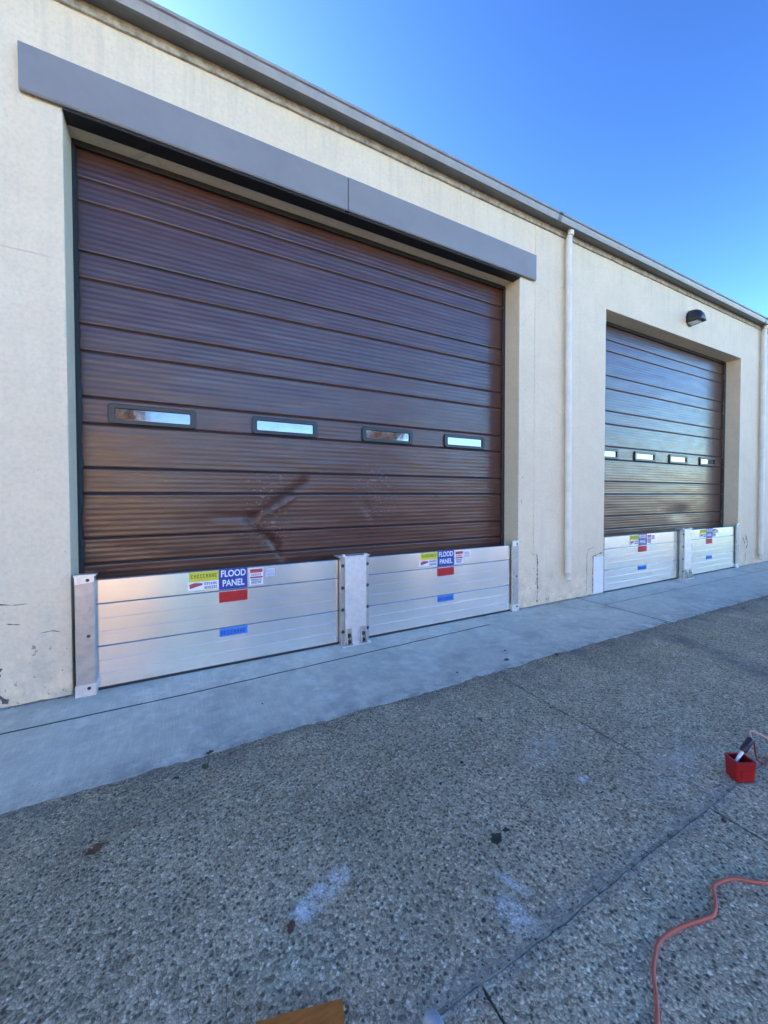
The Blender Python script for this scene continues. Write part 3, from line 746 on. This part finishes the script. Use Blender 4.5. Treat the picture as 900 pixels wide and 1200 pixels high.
def side_channel(x0, x1, s, label, ytop=-.055):
    root = empty('side_channel', ((x0+x1)/2, 0, 0), label, 'flood barrier side channel', 'side channels of the flood barriers')
    bm = bmesh.new(); prism(bm, [(x0, -.002), (x0, ytop), (x0+.006, ytop-.004), (x1-.006, ytop-.004), (x1, ytop), (x1, .008), (x1-.006, .008), (x1-.006, ytop+.004), (x0+.006, ytop+.004), (x0+.006, -.002)], 'z', .035, .90)
    part('channel', bm, ALU3, root)
    bm = bmesh.new(); box(bm, x0-.004, x1+.004, ytop-.012, .006, .002, .09); part('foot', bm, ALU2, root, bevel=.004)
    bm = bmesh.new(); box(bm, x0-.004, x1+.012, ytop-.010, .004, .900, .912)
    prism(bm, [(x0+.002, .84), (x1-.002, .855), (x1-.002, .90), (x0+.002, .90)], 'y', ytop-.008, ytop-.0045); part('top_clip', bm, ALU2, root, bevel=.002)
    for z in (.06, .45, .87):
        bm = bmesh.new(); bolt(bm, (x0+x1)/2+.02*s, ytop-.004 if z == .45 else ytop-.012 if z < .1 else ytop-.008, z, .0075, .009); part('bolt', bm, DARK, root)
    return root
side_channel(-.705, -.585, 1, 'aluminium side channel at the left jamb of the near doorway')
side_channel(3.760, 3.872, 1, 'aluminium side channel at the right jamb of the near doorway', -.02)
side_channel(10.095, 10.20, 1, 'aluminium side channel at the right jamb of the far doorway', -.02)
# cable loop on the right-hand channel
# ---------------------------------------------------------------- things on the ground
ORG = mat_paint('faded_orange_cord', (.56, .12, .07), .5, .1, 30); REDP = mat_paint('red_plastic', (.33, .006, .008), .35, .1, 20)
cord = bmesh.new()
cp = [(2.20, -3.10), (1.994, -3.015), (1.907, -2.950), (1.85, -2.930), (1.79, -2.925), (1.755, -2.940), (1.715, -2.960), (1.665, -2.970), (1.62, -2.963), (1.528, -2.939), (1.452, -2.928), (1.40, -2.930), (1.35, -2.945), (1.298, -2.966), (1.228, -3.009), (1.17, -3.036), (1.05, -3.10), (.98, -3.25), (1.1, -3.5)]
tube(cord, spline([(a+.006*fn(a, b, 2, 9), b+.006*fn(b, a, 5, 9), -.0016+.0012*abs(fn(a, b, 0, 4))) for a, b in cp], 8), .0062, 10)
tag(link('extension_cord', cord, ORG, smooth=True), 'faded orange extension cord lying in bends across the pavement', 'cord')
# red open box
rb = empty('red_box', (2.62, -2.73, 0), 'small red plastic box with dark opening, standing on the pavement at the right', 'box')
Mx = Matrix.Translation((2.615, -2.712, -.006)) @ Matrix.Rotation(Rd(-28), 4, 'Z')
bm = bmesh.new()
L, W_, H, T = .050, .040, .108, .006
def pr_(bm, pts): return
sec = [(-L, -W_), (L, -W_), (L, W_), (-L, W_)]
def ringv(l, w_, z, r=.014, n=4):
    out = []
    for cx, cy, s in ((1, 1, 0), (-1, 1, 1), (-1, -1, 2), (1, -1, 3)):
        for k in range(n+1):
            t = (s+k/n)*pi/2; out.append(bm.verts.new(Mx @ Vector((cx*(l-r)+r*cos(t), cy*(w_-r)+r*sin(t), z))))
    return out
RG = [ringv(L-.006, W_-.006, .0), ringv(L-.001, W_-.001, .006), ringv(L+.002, W_+.002, H-.012), ringv(L+.0035, W_+.0035, H-.012), ringv(L+.0035, W_+.0035, H), ringv(L-T, W_-T, H, .008), ringv(L-T-.002, W_-T-.002, .03, .008)]
for a, b in zip(RG[:-1], RG[1:]):
    for k in range(len(a)): bm.faces.new((a[k], a[(k+1) % len(a)], b[(k+1) % len(b)], b[k]))
bm.faces.new(RG[0][::-1]); bm.faces.new(RG[-1])
part('shell', bm, REDP, rb)
bm = bmesh.new(); box(bm, -L+T+.001, L-T-.001, -W_+T+.001, W_-T-.001, .045, .07, mat=Mx); part('filling', bm, BLK, rb)  # black block that makes the opening dark inside
bm = bmesh.new(); box(bm, -L*.6, L*.6, -W_-.004, -W_-.0005, .025, .065, mat=Mx); part('front_rib', bm, REDP, rb, bevel=.002)
# dark handled plug whose pale prong stands in the box, with its own cord
pl = empty('plug', (2.66, -2.69, .07), 'dark handled plug with pale metal tip, leaning in the red box', 'plug')
A = Vector((2.612, -2.702, .092)); D_ = Vector((.085, -.012, .062)).normalized()
bm = bmesh.new(); tube(bm, [A-D_*.03, A+D_*.055], [.006, .009], 8); part('metal_tip', bm, LENS, pl, smooth=True)
PURP = mat_paint('dark_plum_plastic', (.035, .018, .03), .4, .2, 20)
bm = bmesh.new(); tube(bm, [A+D_*.050, A+D_*.058, A+D_*.095, A+D_*.135, A+D_*.145], [.011, .0165, .0155, .018, .011], 12); part('handle', bm, PURP, pl, smooth=True)
bm = bmesh.new(); B_ = A+D_*.145
tube(bm, spline([B_, B_+Vector((.03, .018, .018)), B_+Vector((.09, .005, .0)), B_+Vector((.17, -.03, -.06)), (2.95, -2.72, .006), (3.2, -2.78, .004)], 8), .0055, 8); part('lead', bm, mat_paint('pale_orange_lead', (.55, .28, .20), .5, .1), pl, smooth=True)
# red cord end lying right of the box
bm = bmesh.new(); tube(bm, spline([(B_.x, B_.y-.01, B_.z-.005), (2.80, -2.72, .04), (2.86, -2.745, .012), (2.93, -2.76, .012)], 6), .004, 8)
tube(bm, [(2.92, -2.757, .014), (2.99, -2.775, .014)], [.012, .014], 10)
tag(link('red_connector', bm, [REDP], smooth=True), 'thin red lead with a thicker end, right of the red box', 'connector')

# scrap board at the bottom edge
WD = M('brown_board_wood', rough=.55); 
WD.color(WD.ramp(WD.noise(1, 6, .7, WD.coords((18, 90, 60))), [(.3, (.30, .085, .008)), (.7, (.60, .155, .018))])); WD = WD.m
Mx = Matrix.Translation((.285, -2.628, -.006)) @ Matrix.Rotation(Rd(-16), 4, 'Z')
bm = bmesh.new()
vs = box(bm, -.14, .10, -.07, .065, .0, .045, mat=Mx)
bmesh.ops.subdivide_edges(bm, edges=bm.edges, cuts=5, use_grid_fill=True)
for v in bm.verts: v.co += Vector((fn(*v.co, 30), fn(v.co.y, v.co.x, 3, 30), .5*fn(v.co.x, v.co.z, 3, 30)))*.003
tag(link('wood_board', bm, WD, bevel=0), 'orange brown offcut of wooden board at the bottom edge', 'board')
def rock(name, x, y, z, r, sc, m, label, cat, seed, group=None, sub=3):
    bm = bmesh.new(); bmesh.ops.create_icosphere(bm, subdivisions=sub, radius=r)
    for v in bm.verts:
        d = v.co.normalized(); v.co *= 1+.22*fn(d.x+seed, d.y, d.z, 1.6)+.06*fn(d.x, d.y+seed, d.z, 6)
        v.co = Vector((v.co.x*sc[0], v.co.y*sc[1], v.co.z*sc[2]))
    lo = min(v.co.z for v in bm.verts)
    for v in bm.verts: v.co += Vector((x, y, z-lo-.002))
    o = link(name, bm, m, smooth=True); tag(o, label, cat, group); return o
STN = mat_paint('pale_grey_stone', (.36, .36, .37), .8, .2, 30)
rock('stone', .600, -2.768, -.012, .040, (.72, 1.0, .95), STN, 'pale grey rounded stone at the bottom edge beside the joint', 'stone', 3)
# leaves and debris
def leaf(x, y, s, rot, m, label, curl=.25, z=-.002, seed=0, name='dry_leaf'):
    bm = bmesh.new(); n = 9; rows = []
    for i in range(n+1):
        t = i/n; w_ = sin(pi*min(t*1.05, 1))**.8*.42*(1+.25*sin(t*22+seed))*s; xx = (t-.5)*s*1.5
        lift = curl*s*(1.2*(t-.5)**2)
        rows.append([bm.verts.new((xx, k*w_, lift+abs(k)*w_*.5*(1+.4*sin(seed+i)))) for k in (-1, -.5, 0, .5, 1)])
    for a, b in zip(rows[:-1], rows[1:]):
        for k in range(4): bm.faces.new((a[k], a[k+1], b[k+1], b[k]))
    tube(bm, [(-.75*s, 0, .3*curl*s), (-1.15*s, .08*s, .1*s)], .02*s, 5)
    Mt = Matrix.Translation((x, y, z)) @ Matrix.Rotation(rot, 4, 'Z')
    for v in bm.verts: v.co = Mt @ v.co
    o = link(name, bm, m, smooth=True); md = o.modifiers.new('t', 'SOLIDIFY'); md.thickness = .0008
    return tag(o, label, 'leaf')
LB = mat_leaf('brown_leaf', (.20, .085, .03)); LD = mat_leaf('dark_leaf', (.05, .045, .02)); LG = mat_leaf('green_leaf', (.06, .10, .03)); LR = mat_leaf('russet_leaf', (.16, .07, .045))
leaf(-.337, -1.633, .055, .5, LB, 'crumpled orange brown leaf alone on the left of the pavement', .6, seed=1)
leaf(1.195, -2.388, .052, .25, LD, 'dark shrivelled leaf between the two white scuffs, towards the middle', .9, seed=2)
leaf(1.27, -2.372, .026, -.3, LD, 'small dark leaf scrap touching the shrivelled dark leaf', .7, seed=3)
leaf(.322, -2.305, .034, 1.1, LR, 'small russet leaf at the lower end of the left white scuff', .3, seed=4)
leaf(.42, -2.19, .012, .4, LR, 'tiny reddish leaf flake above the left white scuff', .3, seed=5)
leaf(3.10, -1.205, .05, .9, LD, 'dark leaf on the outer edge of the apron below the downspout', .6, seed=6)
leaf(2.60, -1.07, .045, .2, LR, 'brown leaf flat on the apron below the right half of the near door', .3, z=.001, seed=7)
leaf(.13, -1.19, .034, .2, LD, 'little dark leaf on the apron edge above the green leaf', .6, z=.002, seed=8)
leaf(.10, -1.30, .040, 1.9, LG, 'green leaf on the pavement below the apron edge', .4, seed=9)
leaf(.24, -1.25, .028, .7, LB, 'small tan leaf right of the green leaf by the apron edge', .4, seed=10)
leaf(-.04, -1.32, .028, 2.3, LD, 'small dark leaf left of the green leaf by the apron edge', .4, seed=11)
leaf(1.75, -1.66, .032, 1.2, LG, 'faded green leaf alone in the middle of the pavement', .4, seed=12)
leaf(5.02, -1.19, .03, .3, LG, 'tuft of green leaf where the far apron joint meets the pavement', .8, seed=13)
PB = [(1.38, -1.93, .016, 'dark pebble in the middle of the pavement'), (2.88, -1.42, .013, 'dark pebble on the pavement below the apron, left of the short crack'), (2.05, -1.05, .014, 'dark pebble on the apron below the near post'),
      (2.30, -1.78, .013, 'dark crumb beside the short crack'), (.93, -2.60, .013, 'dark pebble left of the right white scuff'), (1.18, -2.0, .012, 'small dark crumb in the middle of the pavement'),
      (.50, -.78, .010, 'tiny dark crumb on the apron below the near left panel'), (1.45, -1.22, .012, 'dark crumb on the apron edge'), (2.2, -2.80, .018, 'dark crumb on the long joint below the red box'),
      (6.6, -1.35, .02, 'dark crumb by the far apron edge'), (2.75, -.9, .014, 'dark crumb on the apron below the near right panel'), (1.9, -1.28, .011, 'dark crumb at the apron edge below the centre post')]
DS = mat_paint('dark_pebble', (.035, .034, .033), .8, .3, 60)
for i, (x, y, r, lb) in enumerate(PB):
    rock('pebble', x, y, .0 if y > -1.18 else -.006, r*.7, (1, .8, .5), DS, lb, 'pebble', i*3.1, 'dark pebbles and crumbs scattered on the ground', 2)
# gritty litter washed against the apron edge and along the foot of the wall: uncountable
bm = bmesh.new(); rg = random.Random(4)
def grit(x, y, z, r):
    v = [bm.verts.new((x+r*rg.uniform(.5, 1.2)*cos(a), y+r*rg.uniform(.5, 1.2)*sin(a), z)) for a in (0, 1.4, 2.6, 3.9, 5.1)]
    t = bm.verts.new((x+r*rg.uniform(-.3, .3), y+r*rg.uniform(-.3, .3), z+r*rg.uniform(.4, .9)))
    for k in range(5): bm.faces.new((v[k], v[(k+1) % 5], t))
for i in range(7000):
    x = rg.uniform(-2.0, 8); k = rg.random()
    if k < .55: grit(x, outer(x)-abs(rg.gauss(0, .06)), -.006, rg.uniform(.0015, .0045))
    elif k < .68: grit(x, outer(x)+abs(rg.gauss(0, .15)), 0, rg.uniform(.001, .003))
    elif k < .80 and (3.9 < x < 5.7 or x < -.75): grit(x, -abs(rg.gauss(0, .015))-.002, 0, rg.uniform(.002, .007))
    elif k < .9: grit(x, JY+rg.gauss(0, .03), -.006, rg.uniform(.0015, .005))
    else: grit(x, rg.uniform(-3.4, -1.2), -.006, rg.uniform(.0015, .0035))
tag(link('grit', bm, mat_paint('mixed_grit', (.10, .09, .07), .9, .5, 90)), 'loose grit and soil along the apron edge and joints', 'grit', kind='stuff')

# ---------------------------------------------------------------- across the yard, behind the camera: what the glossy doors and metal reflect
def tree(x, y, h, label, seed, bare):
    root = empty('tree', (x, y, 0), label, 'tree', 'trees across the yard'); rg = random.Random(seed)
    bm = bmesh.new(); tips = []
    def limb(p, d, L, r, lvl):
        pts = [p]; n = 4
        for i in range(n):
            d = (d+Vector((rg.uniform(-1, 1), rg.uniform(-1, 1), rg.uniform(-.2, .5)))*.17).normalized(); pts.append(pts[-1]+d*L/n)
        tube(bm, pts, [r*(1-.55*i/n) for i in range(n+1)], 6)
        if lvl >= 4: tips.append(pts[-1]); return
        for k in range(rg.choice((3, 3, 4)) if lvl < 3 else 3):
            a = rg.uniform(0, 2*pi); q = pts[rg.choice((2, 3, 4))]
            nd = (d+Vector((cos(a), sin(a), rg.uniform(-.1, .5)))*.85).normalized()
            limb(q, nd, L*rg.uniform(.55, .75), r*.45, lvl+1)
            if lvl >= 2: tips.append(q)
    limb(Vector((x, y, 0)), Vector((0, 0, 1)), h*.42, h*.028, 0)
    part('trunk', bm, mat_paint('bark', (.16, .12, .085), .9, .3), root)
    bm = bmesh.new()
    for t in tips:
        for k in range(40 if bare else 12):
            c = t+Vector((rg.gauss(0, .35), rg.gauss(0, .35), rg.gauss(0, .3))); s = rg.uniform(.14, .28) if bare else rg.uniform(.12, .25)
            u = Vector((rg.gauss(0, 1), rg.gauss(0, 1), rg.gauss(0, 1))).normalized(); v = u.orthogonal().normalized()
            w2 = u.cross(v); vs = [bm.verts.new(c+v*s*a+w2*s*b) for a, b in ((-1, -.5), (.3, -.7), (1, .2), (-.2, .8))]; bm.faces.new(vs)
    part('crown', bm, mat_leaf('olive_foliage', (.10, .12, .035) if not bare else (.13, .11, .07)), root)
ADDED_LAWN = mat_leaf('lawn_grass', (.045, .06, .02))
def added_lawn(pts):
    bm = bmesh.new(); top = [bm.verts.new((x, y, .012)) for x, y in pts]; bot = [bm.verts.new((x, y, -.03)) for x, y in pts]
    bm.faces.new(top)
    for i in range(len(pts)): bm.faces.new((top[i], bot[i], bot[(i+1) % len(pts)], top[(i+1) % len(pts)]))
    tag(link('lawn', bm, ADDED_LAWN), None, None, kind='structure')
P_ = lambda p, y: (p*(1-y/3.61), y)  # lawns added; edges fan from the mirrored camera to give reflected streaks
added_lawn([P_(-.22, -11.5), P_(.32, -11.5), P_(.32, -29.5), P_(-.22, -29.5)])
added_lawn([P_(.46, -11.5), P_(2.30, -11.5), P_(2.30, -31.5), P_(.46, -31.5)])
added_lawn([P_(2.46, -11.5), P_(9., -11.5), P_(9., -31.5), P_(2.46, -31.5)])
tree(-3, -41, 13, 'tall thin-crowned tree across the yard, mirrored in the first door window', 3, True)
tree(19.5, -36, 12, 'russet tree across the yard, mirrored in the third door window', 5, True)
tree(.6, -30, 4.6, 'low dense olive tree across the yard, mirrored in the near door', 9, False)
ob = empty('office_building', (-12, -31, 0), 'low tan rendered building across the yard, mirrored in the door', 'building')
TAN = mat_paint('tan_render', (.68, .50, .32), .85, .12, 1.5)
bm = bmesh.new(); box(bm, -24, -1.8, -40, -31, -.03, 6.4); part('wall', bm, TAN, ob)
bm = bmesh.new(); box(bm, -24.3, -1.7, -40.3, -30.7, 6.403, 6.65); part('roof', bm, HOOD, ob)
for x in (-20, -15, -10):
    bm = bmesh.new(); box(bm, x, x+1.6, -31.04, -30.99, 1.1, 2.3); fr = part('window', bm, FRAME, ob)
ob3 = empty('brick_building', (12, -32, 0), 'dark brick building across the yard, mirrored in the aluminium flood planks', 'building')  # dark facade added to darken the middle of the reflections
bm = bmesh.new(); box(bm, 5.6, 33, -42, -32, -.03, 6.2); part('wall', bm, mat_paint('dark_brick', (.10, .055, .04), .8, .2, 6), ob3)
bm = bmesh.new(); box(bm, 5.3, 33.3, -42.3, -31.7, 6.203, 6.4); part('roof', bm, DARK, ob3)
for x in (9.5, 22.2, 28.):  # tall pale doors added so the planks mirror bright streaks
    bm = bmesh.new(); box(bm, x, x+1.5, -32.05, -31.99, -.03, 5.4); part('door', bm, SPW, ob3)
added_silo = empty('silo', (3.6, -31, 0), 'narrow cream feed silo across the yard, mirrored as a pale streak in the flood planks', 'silo')  # pale cylinder added so the flood planks mirror a bright streak
bm = bmesh.new(); prism(bm, [(3.6+.65*cos(k*pi/12), -31+.65*sin(k*pi/12)) for k in range(24)], 'z', .0, 7.2); part('body', bm, TAN, added_silo)
bm = bmesh.new(); tube(bm, [(3.6, -31, 7.203), (3.6, -31, 7.7)], [.72, .1], 24); part('cap', bm, HOOD, added_silo)
hg = bmesh.new(); rg = random.Random(8)  # dark foliage row added to deepen the reflections
for i in range(5200):
    c = Vector((rg.uniform(4.5, 17), -24+rg.gauss(0, .35), rg.uniform(0, 1.5)*(1+.15*sin(i)))); q = rg.uniform(.08, .16)
    u = Vector((rg.gauss(0, 1), rg.gauss(0, 1), rg.gauss(0, 1))).normalized(); v = u.orthogonal().normalized(); w2 = u.cross(v)
    hg.faces.new([hg.verts.new(c+v*q*a+w2*q*b) for a, b in ((-1, -.5), (.3, -.7), (1, .2), (-.2, .8))])
tag(link('hedge', hg, mat_leaf('hedge_foliage', (.05, .065, .025))), 'long dark clipped hedge across the yard', 'hedge')
for i, (tx, ty, th) in enumerate(((40, -50, 10), (47, -56, 12), (56, -52, 10), (66, -58, 13), (78, -54, 11), (30, -50, 8))):  # trees added to darken what the far door windows mirror
    tree(tx, ty, th, ['tree behind the storage building, first from the brick building', 'taller second tree behind the storage building', 'third tree behind the storage building, mirrored in the far door', 'tallest tree behind the storage building', 'last tree behind the storage building', 'shorter tree between the brick and the storage building'][i], 30+i, False)
ob2 = empty('storage_building', (60, -38, 0), 'long pale storage building across the yard, mirrored in the far door', 'building')
bm = bmesh.new(); box(bm, 38, 95, -48, -38, -.03, 4.8); part('wall', bm, mat_paint('pale_render', (.42, .28, .20), .85, .12, 1.5), ob2)
bm = bmesh.new(); box(bm, 37.7, 95.3, -48.3, -37.7, 4.803, 5.05); part('roof', bm, HOOD, ob2)
for x in (44, 54, 64, 74):
    bm = bmesh.new(); box(bm, x, x+4, -38.05, -37.99, -.03, 3.6); part('door', bm, HOOD, ob2)
